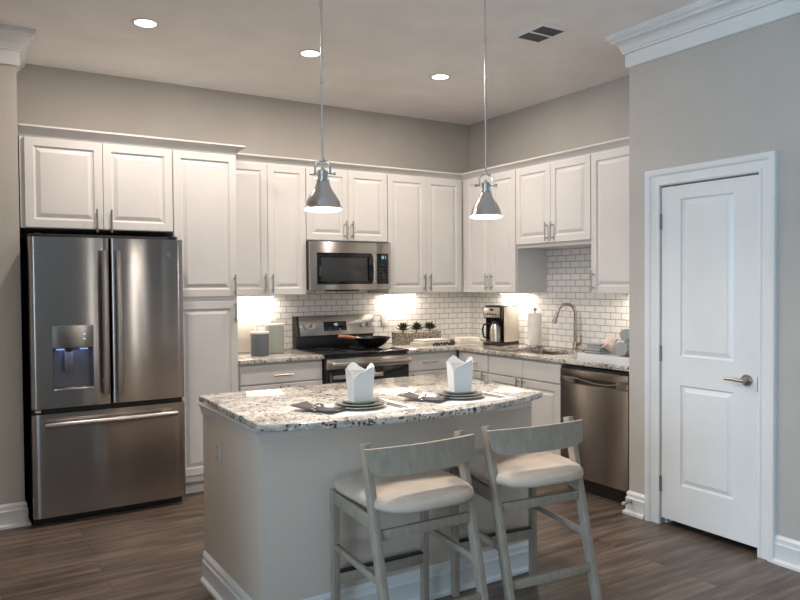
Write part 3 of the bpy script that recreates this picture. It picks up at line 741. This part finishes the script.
# ------------------------------------------------------------------ bar stools
def stool(x, y, rot, label):
    t_ = thing('bar_stool', label, 'bar stool', (x, y, 0), rot, 'bar stools at the island')
    wf, wt, wb, df, rt_, rb, zt, zf = .222, .222, .222, .361, .094, -.113, .842, .602
    lg = .031
    def rear(s, z): return Vector((s*wf, rb+(rt_-rb)*z/zt, z))
    for s in (-1, 1):
        MB().beam((s*wf, df, 0), (s*wf, df, zf), lg, lg, .003).obj('leg', 'greywood', t_)
        MB().beam(rear(s, 0), rear(s, zt), .029, .042, .004).obj('leg', 'greywood', t_)
        # seat side rail and low side stretcher
        MB().beam((s*wf, df-.01, .572), rear(s, .555)+Vector((0, .01, 0)), .024, .055, .003, ref=(0, 0, 1)).obj('seat_rail', 'greywood', t_)
        MB().beam((s*wf, df-.01, .365), rear(s, .345)+Vector((0, .01, 0)), .020, .026, .003, ref=(0, 0, 1)).obj('side_stretcher', 'greywood', t_)
    MB().box(-wf+.01, wf-.01, df-.012, df+.012, .545, .598, .003).obj('front_rail', 'greywood', t_)
    MB().box(-wf+.014, wf-.014, df-.013, df+.013, .205, .250, .003).obj('footrest', 'greywood', t_)
    MB().box(-wf+.016, wf-.016, df-.016, df+.016, .2505, .2565, .001).obj('footrest_plate', 'black', t_)
    for z, h in ((.508, .040), (.205, .036)):
        a, b = rear(-1, z), rear(1, z)
        MB().beam(a+Vector((.01, 0, 0)), b-Vector((.01, 0, 0)), .020, h, .003, ref=(0, 0, 1)).obj('rear_stretcher', 'greywood', t_)
    # curved back rail, bowed away from the sitter
    m = MB(); n = 20; secs = []
    z0, z1 = .730, .834
    for k in range(n+1):
        u = -1+2*k/n; X_ = u*(wf+.034); bow = -.026*(1-u*u)-.052
        lo_, hi_ = z0+.018*abs(u)**6, z1; sh_ = 1-.08*abs(u)**3
        def yy(z): return rb+(rt_-rb)*z/zt + bow
        th = .016
        secs.append([(X_*sh_, yy(lo_)-th/2, lo_), (X_, yy(hi_)-th/2, hi_), (X_, yy(hi_)+th/2, hi_), (X_*sh_, yy(lo_)+th/2, lo_)])
    m.loops(secs)
    for s in (-1, 1):
        for z in (.760, .805): m.tube([rear(s, z)+Vector((-s*.006, -.018, 0)), rear(s, z)+Vector((-s*.010, -.052, 0))], .007, 10)
    m.obj('back_rail', 'greywood', t_)
    # seat board and padded seat
    def seat_outline(k, n, gx=1, gy=1):
        a = 2*PI*k/n; c, s_ = math.cos(a), math.sin(a); e = (.36 if s_ > 0 else .56)
        X_ = math.copysign(abs(c)**e, c)*.240*gx; Y_ = math.copysign(abs(s_)**(e if s_ > 0 else .78), s_)
        Y_ = Y_*(.212 if s_ > 0 else .282)*gy
        return X_, Y_+.180
    cy = .180; n = 48
    m = MB(); lp = []
    for gxy, z in ((.88, .598), (.92, .600), (.925, .606)): lp.append([(*seat_outline(k, n, gxy, gxy), z) for k in range(n)])
    for lq in range(1):
        m.loops(lp)
    m.obj('seat_board', 'greywood', t_)
    m = MB(); lp = []
    for gxy, z in ((.955, .6065), (.99, .609), (1.01, .620), (1.0, .634), (.96, .647), (.84, .659), (.62, .667), (.35, .671), (.1, .672)):
        lp.append([(*seat_outline(k, n, gxy, gxy), z - .010*max(0, 1-gxy)*0) for k in range(n)])
    # outline about its own centre
    lp = [[(x_, cy+(y_-.180), z_) for x_, y_, z_ in l_] for l_ in lp]
    m.loops(lp); m.obj('seat', 'seat', t_, 60)
    return t_
stool(-2.737, -3.268, -.015, 'grey wooden bar stool with beige padded seat, left of the pair')
stool(-2.142, -3.275, -.099, 'grey wooden bar stool with beige padded seat, right of the pair')

# ------------------------------------------------------------------ island table setting
ZI = .9148
M['placemat'] = fabric('white_placemat_cloth', (.72, .70, .66), 350)
def setting(x, y, tag_, side):
    ZI = .9148
    pm = MB().box(x-.212, x+.205, y-.165, y+.150, ZI, ZI+.0012, .0004, 1).obj('placemat', 'placemat')
    tag(pm, 'white rectangular placemat under the %s plate stack' % side, 'placemat')
    ZI += .0013
    tag(MB().lathe([(0, 0), (.070, 0), (.078, .003), (.114, .011), (.117, .014), (.113, .015), (.074, .008), (0, .007)], (x, y, ZI), 48).obj('plate', 'plate'),
        'large grey-green plate at bottom of the %s plate stack' % side, 'plate', 'plates on the island')
    tag(MB().lathe([(0, 0), (.060, 0), (.070, .003), (.104, .011), (.106, .015), (.102, .015), (.064, .008), (0, .007)], (x, y, ZI+.0105), 48).obj('plate', 'plate'),
        'middle grey-green plate in the %s plate stack' % side, 'plate', 'plates on the island')
    tag(MB().lathe([(0, 0), (.060, 0), (.064, .003), (.080, .010), (.083, .014), (.080, .014), (.064, .008), (0, .007)], (x+.002, y, ZI+.0205), 48).obj('plate', 'plate'),
        'small grey-green plate on top of the %s plate stack under the takeout box' % side, 'plate', 'plates on the island')
    # takeout box
    t_ = thing('takeout_box', 'white folded paper takeout box standing on the %s plate stack' % side, 'takeout box', (x, y, ZI+.0288), math.radians(-5 if side == 'left' else -14))
    m = MB(); b0, b1, H = .043, .050, .128
    def ringz(r0, z, th=0): return [(-r0+th, -r0*.86+th, z), (r0-th, -r0*.86+th, z), (r0-th, r0*.86-th, z), (-r0+th, r0*.86-th, z)]
    def top(th):
        q = ringz(b1, H, th); dz = (-.022, -.004, 0, -.002); return [(p[0], p[1], p[2]+d) for p, d in zip(q, dz)]
    m.loops([ringz(b0, 0), top(0), top(.0012), ringz(b0, .0015, .0012)], cap=True)
    m.obj('carton', 'paper', t_)
    def flap(pts, mname='paper'):
        f_ = MB(); q = [Vector(p) for p in pts]; nn = (q[1]-q[0]).cross(q[2]-q[0]).normalized()*.0012
        f_.loops([q, [p+nn for p in q]]); return f_.obj('flap', mname, t_)
    e = b1; h = .86*e
    # side flaps with rounded shoulders, leaning outward a little; a pointed back flap
    flap([(-e, -h, H-.022), (-e-.003, -h*.5, H+.004), (-e-.007, 0, H+.016), (-e-.007, h*.4, H+.016), (-e-.004, h*.8, H+.008), (-e, h, H)])
    flap([(e, -h, H-.004), (e+.004, -h*.75, H+.020), (e+.007, -h*.3, H+.032), (e+.007, h*.2, H+.032), (e+.004, h*.75, H+.016), (e, h, H)])
    flap([(-e, h, H), (-e*.75, h+.004, H+.020), (-e*.35, h+.007, H+.036), (-e*.1, h+.007, H+.036), (e*.5, h+.003, H+.012), (e, h, H)])
    flap([(-e, -h, H-.022), (-e*.55, -h-.002, H-.006), (0, -h-.003, H+.003), (e*.5, -h-.004, H+.016), (e*.85, -h-.003, H+.024), (e, -h, H-.004)])
    # folded brown napkin through a bead ring, left of the plates
    t_ = thing('napkin', 'folded brown cloth napkin in a beaded ring left of the %s plates' % side, 'napkin', (x-.195, y+.015, ZI), math.radians(-62))
    m = MB(); secs = []
    N_ = 16
    for k in range(N_+1):
        u = k/N_; X_ = -.105+.21*u; wdt = .032+.030*abs(2*u-1)**1.3; lift = .003+.015*abs(2*u-1)**2*(1 if u < .5 else .55)
        row = []
        for q in range(13):
            a = 2*PI*q/13; th = .0055+.004*math.sin(u*9+q)
            row.append((X_, wdt*math.cos(a), lift+.0035+max(.003, .010-.004*abs(2*u-1))*(.8+.5*math.sin(a*3+u*4)*.4)*(.6+math.sin(a)*.6)))
        secs.append([(p[0], p[1], max(.0006, p[2])) for p in row])
    m.loops(secs); m.obj('cloth', 'napkin', t_, 60)
    m = MB()
    for k in range(14):
        a = PI*k/13; m.blob((.0+.006*((k % 2)*2-1), .035*math.cos(a), .010+.020*math.sin(a)), (.0058,)*3, 1)
    m.obj('napkin_ring', 'chrome', t_)
    # cutlery right of the plates
    def cutlery(name, lab, dx, dy):
        r = thing(name, lab, name, (x+dx, y+dy, ZI), math.radians(4))
        hm = MB().beam((0, -.105, .003), (0, .03, .004), .009, .003, .001, ref=(0, 0, 1)); hm.obj('handle', 'nickel', r)
        if name == 'fork':
            m_ = MB().beam((0, .028, .004), (0, .062, .004), .019, .002, .0008, ref=(0, 0, 1))
            for q in (-1.5, -.5, .5, 1.5): m_.beam((q*.0052, .06, .004), (q*.0052, .105, .006), .0026, .002, .0005, ref=(0, 0, 1))
            m_.obj('tines', 'nickel', r)
        else:
            MB().beam((0, .028, .004), (.001, .118, .003), .014, .0016, .0007, ref=(0, 0, 1)).obj('blade', 'nickel', r)
    cutlery('knife', 'silver table knife lying just right of the %s plates' % side, .128, -.03)
    cutlery('fork', 'silver fork lying outermost right of the %s plates' % side, .155, -.03)
setting(-2.780, -2.815, 0, 'left'); setting(-2.258, -2.845, 1, 'right')

# ------------------------------------------------------------------ counter objects
ZC = .9145
# framed board leaning at the far left
t_ = thing('cutting_board', 'pale rectangular board standing against tile behind the slate canister', 'cutting board', (-2.37, -.095, ZC))
cb = MB().box(-.16, .14, -.012, .012, 0, .255, .006); cb.xf(Matrix.Rotation(math.radians(-10), 4, 'X')); cb.obj('board', mat('pale_board', (.60, .55, .50), .5), t_)
t_.location.z += .0022
def canister(x, y, r, h, mname, label):
    t_ = thing('canister', label, 'canister', (x, y, ZC))
    MB().lathe([(0, 0), (r*.93, 0), (r*.98, .004), (r, .03), (r, h-.004), (r*.985, h), (0, h)], seg=40).obj('jar', mname, t_)
    MB().lathe([(0, h+.0002), (r*.99, h+.0002), (r, h+.003), (r, h+.012), (r*.97, h+.015), (0, h+.015)], seg=40).obj('lid', 'knobwhite', t_)
canister(-2.305, -.385, .070, .168, 'ceramic_blue', 'short slate blue canister with white lid at the front')
canister(-2.120, -.225, .076, .215, 'ceramic_green', 'taller grey-green canister with white lid beside the stove')

# planter with three succulents
plm = mat('woven_planter', rough=.8); f_ = noise(plm, objco(plm, (1, 1, 1)), 90, 3, .7)
L(plm, ramp(plm, f_, [(.38, (.07, .058, .045)), (.5, (.25, .22, .18)), (.62, (.52, .48, .42))]), bsdf(plm).inputs['Base Color']); bump(plm, f_, .6, .006)
t_ = thing('planter', 'long rough-textured planter box on counter in the corner', 'planter', (-.735, -.17, ZC), math.radians(0))
m = MB(); W_, D_, H_ = .225, .055, .105
m.loops([rectloop(0, 0, 0, 0, 0)] if 0 else [[(-W_, -D_, 0), (W_, -D_, 0), (W_, D_, 0), (-W_, D_, 0)], [(-W_-.004, -D_-.004, H_), (W_+.004, -D_-.004, H_), (W_+.004, D_+.004, H_), (-W_-.004, D_+.004, H_)],
         [(-W_+.006, -D_+.006, H_), (W_-.006, -D_+.006, H_), (W_-.006, D_-.006, H_), (-W_+.006, D_-.006, H_)], [(-W_+.008, -D_+.008, H_-.015), (W_-.008, -D_+.008, H_-.015), (W_-.008, D_-.008, H_-.015), (-W_+.008, D_-.008, H_-.015)]])
m.obj('box', plm, t_)
MB().box(-W_+.007, W_-.007, -D_+.007, D_-.007, H_-.0149, H_-.004).obj('gravel', mat('white_gravel', (.62, .60, .56), .8), t_)
sm = mat('succulent_green', rough=.5); f_ = noise(sm, objco(sm), 40, 2)
L(sm, ramp(sm, f_, [(.3, (.018, .032, .016)), (.7, (.06, .085, .038))]), bsdf(sm).inputs['Base Color'])
def leaf(m, base, az, el, ln, wd):
    d = Vector((math.cos(az)*math.cos(el), math.sin(az)*math.cos(el), math.sin(el))); side = Vector((-math.sin(az), math.cos(az), 0)); nrm = side.cross(d)*-1
    b = Vector(base); rows = []
    for u, k in ((0, .35), (.3, .8), (.6, 1), (.85, .6), (1, .06)):
        p = b + d*ln*u + Vector((0, 0, 1))*ln*.25*u*u
        rows.append([p-side*wd*k/2, p-nrm*wd*.14*k, p+side*wd*k/2, p+nrm*wd*.22*k])
    m.loops(rows)
for k, x in enumerate((-.145, .0, .145)):
    s_ = thing('succulent', ['left dark green succulent in the planter', 'middle dark green succulent in the planter', 'right dark green succulent in the planter'][k], 'succulent', (-.735+x, -.17, ZC+H_-.003), k*1.1, 'succulents in the planter')
    m = MB().tube([(0, 0, -.0005), (0, 0, .035)], .005, 8); m.obj('stem', sm, s_)
    m = MB()
    for ringk, (cnt, el, ln) in enumerate(((10, .12, .078), (9, .5, .070), (7, .9, .056), (4, 1.25, .036))):
        for q in range(cnt): leaf(m, (0, 0, .020+.008*ringk), 2*PI*q/cnt+ringk*.4+random.uniform(-.12, .12), el+random.uniform(-.1, .1), ln*random.uniform(.85, 1.05), .032)
    m.obj('leaves', sm, s_, 50)

# two books in front of the planter with a bead garland
bp = mat('book_pages', (.72, .69, .63), .8)
def book(x, y, z, rz, w_, d_, h_, col, label, group=None):
    t_ = thing('book', label, 'book', (x, y, z), rz, group)
    cm = mat('book_cover', col, .5)
    MB().box(-w_, w_, -d_, d_, 0, .002).box(-w_, w_, -d_, d_, h_-.002, h_).box(-w_, w_, d_-.003, d_, .0005, h_-.0005).obj('cover', cm, t_)
    MB().box(-w_+.003, w_-.003, -d_+.004, d_-.003, .002, h_-.002).obj('pages', bp, t_)
book(-.735, -.385, ZC, .03, .150, .095, .026, (.62, .58, .54), 'lower pale book lying in front of the planter')
book(-.715, -.375, ZC+.0262, -.05, .135, .088, .022, (.75, .73, .70), 'upper white book lying in front of the planter')
gl = mat('dark_beads', (.06, .045, .04), .35)
m = MB()
for k in range(13): m.blob((-.780+.016*k, -.505-.006*math.sin(k*1.3), ZC+.0125+.010*(k % 2)), (.0115, .0115, .0115), 2)
for k in range(5): m.blob((-.578+.016*math.cos(k*1.26), -.500+.014*math.sin(k*1.26), ZC+.013), (.012,)*3, 2)
for k in range(5): m.blob((-.578+.010*math.cos(k*1.26+.5), -.500+.010*math.sin(k*1.26+.5), ZC+.030), (.011,)*3, 2)
tag(m.obj('bead_garland', gl), 'dark bead garland lying on counter before the stacked books', 'beads')

# folded white towels/cloths by the coffee maker
def folded(x, y, z, rz, w_, d_, h_, mname, label, name='folded_towel'):
    m = MB()
    m.box(-w_, w_, -d_, d_, 0, h_*.48, h_*.2, 3).box(-w_, w_-.004, -d_+.003, d_, h_*.5, h_, h_*.2, 3)
    o_ = m.obj(name, mname); o_.location = (x, y, z); o_.rotation_euler = (0, 0, rz)
    return tag(o_, label, 'towel')
M['whitecloth'] = fabric('white_cloth', (.74, .71, .67))
folded(-.300, -.355, ZC, -.35, .105, .085, .022, 'whitecloth', 'lower folded white cloth left of the coffee maker')
folded(-.300, -.350, ZC+.0225, -.30, .095, .078, .022, 'whitecloth', 'upper folded white cloth left of the coffee maker')

# coffee maker
cmk = thing('coffee_maker', 'black and stainless drip coffee maker with steel carafe', 'coffee maker', (-.235, -.725, ZC), math.radians(-76))
CW, CD, CHt = .095, .105, .345
MB().box(-CW, CW, -CD-.01, CD+.06, 0, .028, .008).obj('base', 'black', cmk)
MB().box(-CW, CW, .03, CD+.05, .0285, .235, .008).obj('rear_column', 'black', cmk)
MB().box(-CW, CW, -CD, CD+.05, .2355, CHt-.010, .006).obj('head', 'black', cmk)
sp = mat('coffee_side_steel', (.62, .58, .52), .35, 1)
for s in (-1, 1):
    q = MB().box(s*CW-(.004 if s > 0 else .0), s*CW+(.0 if s > 0 else .004), -CD+.04, CD+.045, .03, CHt-.015, .0015)
    q.xf(Matrix.Translation((s*.0042, 0, 0))).obj('side_panel', sp, cmk)
fp = MB().box(-CW+.012, CW-.012, -CD-.006, -CD-.0003, .242, CHt-.018, .002).obj('control_panel', sp, cmk)
MB().box(-.018, .018, -CD-.008, -CD-.0063, .300, .318, .001).obj('display', 'blackglass', fp)
m = MB()
for k in range(4): m.tube([(-.042+.028*k, -CD-.0062, .270), (-.042+.028*k, -CD-.010, .270)], .007, 12)
m.obj('buttons', 'black', fp)
MB().box(-CW+.01, CW-.01, -CD+.02, CD+.03, CHt-.0095, CHt, .003).obj('lid', 'black', cmk)
cf = MB().lathe([(0, .0285), (.052, .0285), (.058, .034), (.060, .09), (.056, .15), (.044, .178), (.040, .185), (0, .186)], (0, -.045, 0), 36).obj('carafe', 'steel_mw', cmk)
MB().lathe([(0, .1862), (.041, .1862), (.042, .19), (.036, .208), (0, .212)], (0, -.045, 0), 30).obj('carafe_lid', 'black', cf)
MB().tube([(-.045, -.07, .185), (-.085, -.11, .180), (-.095, -.118, .13), (-.088, -.108, .07), (-.055, -.075, .055)], .009, 10).obj('carafe_handle', 'black', cf)

# paper towel
pt = thing('paper_towel_holder', 'white paper towel roll on upright holder beside the sink', 'paper towel', (-.125, -1.055, ZC))
MB().lathe([(0, 0), (.072, 0), (.075, .004), (.072, .009), (.010, .012), (0, .012)], seg=36).obj('base', 'nickel', pt)
MB().tube([(0, 0, .01), (0, 0, .30)], .006, 10).obj('post', 'nickel', pt)
MB().lathe([(0, .298), (.010, .300), (.015, .312), (.013, .326), (.004, .332), (0, .333)], seg=16).obj('finial', 'nickel', pt)
MB().lathe([(.018, .013), (.056, .013), (.057, .016), (.057, .280), (.055, .283), (.018, .283), (.018, .013)], seg=40).obj('roll', 'roll', pt)

# faucet
fc = thing('faucet', 'tall gooseneck pull-down kitchen faucet behind the sink', 'faucet', (-.062, -1.455, ZC))
fm = mat('faucet_steel', (.40, .36, .32), .25, 1)
MB().lathe([(0, 0), (.028, 0), (.028, .006), (.022, .012), (.021, .06), (.018, .065), (0, .065)], seg=28).obj('base', fm, fc)
dirf = Vector((-.85, .52, 0)).normalized()
R = .070
pts = [Vector((0, 0, .06)), Vector((0, 0, .18)), Vector((0, 0, .295))] + [dirf*(R-R*math.cos(a)) + Vector((0, 0, .295+R*math.sin(a))) for a in [PI*k/14*.92 for k in range(1, 15)]]
MB().tube(pts, .0125, 16).obj('spout', fm, fc)
e_ = pts[-1]; dn = (pts[-1]-pts[-2]).normalized()
MB().tube([e_, e_+dn*.02, e_+dn*.09, e_+dn*.108], [.013, .016, .019, .017], 18).obj('spray_head', 'nickel', fc)
hl = MB().tube([(0, -.018, .045), (0, -.050, .048)], .012, 14); hl.tube([(0, -.045, .048), (.0, -.058, .075), (0, -.060, .125)], [.008, .006, .005], 10); hl.obj('lever', fm, fc)

# white tray with grey towels and a shell
tr = thing('serving_tray', 'white shallow rectangular tray on counter above the dishwasher', 'tray', (-.390, -2.262, ZC), 0)
tw, td, th_ = .225, .255, .052
m = MB().box(-tw, tw, -td, td, 0, .006)
m.box(-tw, -tw+.012, -td, td, .006, th_, .001).box(tw-.012, tw, -td, td, .006, th_, .001).box(-tw+.012, tw-.012, -td, -td+.012, .006, th_, .001).box(-tw+.012, tw-.012, td-.012, td, .006, th_, .001)
m.obj('tray_body', 'paper', tr)
folded(-.390, -2.262, ZC+.0065, 0, .195, .228, .044, 'towel_grey', 'wide grey towel folded flat across the bottom of the white tray')
folded(-.490, -2.105, ZC+.0508, .02, .090, .070, .036, 'towel_grey', 'lower small folded grey towel at the faucet end of the tray')
folded(-.480, -2.105, ZC+.0872, -.04, .080, .066, .034, 'towel_grey', 'upper small folded grey towel at the faucet end of the tray')
def rolled(x, y, z, ax, r, ln, label):
    m = MB(); pts = [(-ln/2, 0, 0), (ln/2, 0, 0)]
    prof = []
    n_ = 60; inner = []
    secs = []
    for xx in (-ln/2, -ln/2+.006, ln/2-.006, ln/2):
        rr = r if abs(xx) < ln/2-.001 else r-.005
        secs.append([(xx, rr*math.cos(2*PI*k/28), rr*.9*math.sin(2*PI*k/28)) for k in range(28)])
    m.loops(secs); o_ = m.obj('rolled_towel', 'towel_grey'); o_.location = (x, y, z); o_.rotation_euler = (0, 0, ax)
    return tag(o_, label, 'towel')
rolled(-.420, -2.350, ZC+.0508+.0480, .0, .053, .30, 'lower rolled grey towel at the pantry wall end of the tray')
rolled(-.400, -2.352, ZC+.0508+.0958+.0425, .0, .046, .27, 'upper rolled grey towel resting on top of the other roll')
# conch shell
sh = mat('pink_shell', rough=.4); f_ = noise(sh, objco(sh, (20, 20, 20)), 1.5, 3)
L(sh, ramp(sh, f_, [(.3, (.78, .52, .42)), (.7, (.86, .74, .66))]), bsdf(sh).inputs['Base Color'])
m = MB(); secs = []
n_ = 30; ax = Vector((-.25, .42, .87)).normalized(); e1 = ax.cross(Vector((1, 0, 0))).normalized(); e2 = ax.cross(e1)
for k in range(n_+1):
    u = k/n_
    if u < .62: r_ = .004+.046*(u/.62)**.8
    else: r_ = .050*(1-(u-.62)/.38)**.9*(1+.10*math.sin((u-.62)*60))+.001
    row = []
    for q in range(28):
        a = 2*PI*q/28
        k1 = math.exp(-((u-.62)/.05)**2)*max(0, math.cos(7*a))**2*.34      # shoulder knobs
        lip = .75*max(0, math.cos(a-2.6))**4*math.sin(PI*min(1, u/.66))     # flared lip
        row.append(tuple(ax*(.128*u) + (e1*math.cos(a)+e2*math.sin(a))*r_*(1+k1+lip)))
    secs.append(row)
m.loops(secs); o_ = m.obj('conch_shell', sh, None, 60); o_.location = (-.500, -2.248, ZC+.056)
tag(o_, 'pale pink conch shell propped on grey towels in the tray', 'shell')
m = MB()
for k in range(4): m.blob((.014*math.cos(k*1.57), .014*math.sin(k*1.57), .011), (.0115,)*3, 2)
m.blob((0, 0, .027), (.012,)*3, 2); o_ = m.obj('bead_cluster', gl); o_.location = (-.21, -1.70, ZC); tag(o_, 'small cluster of black beads on counter between faucet and tray', 'beads')
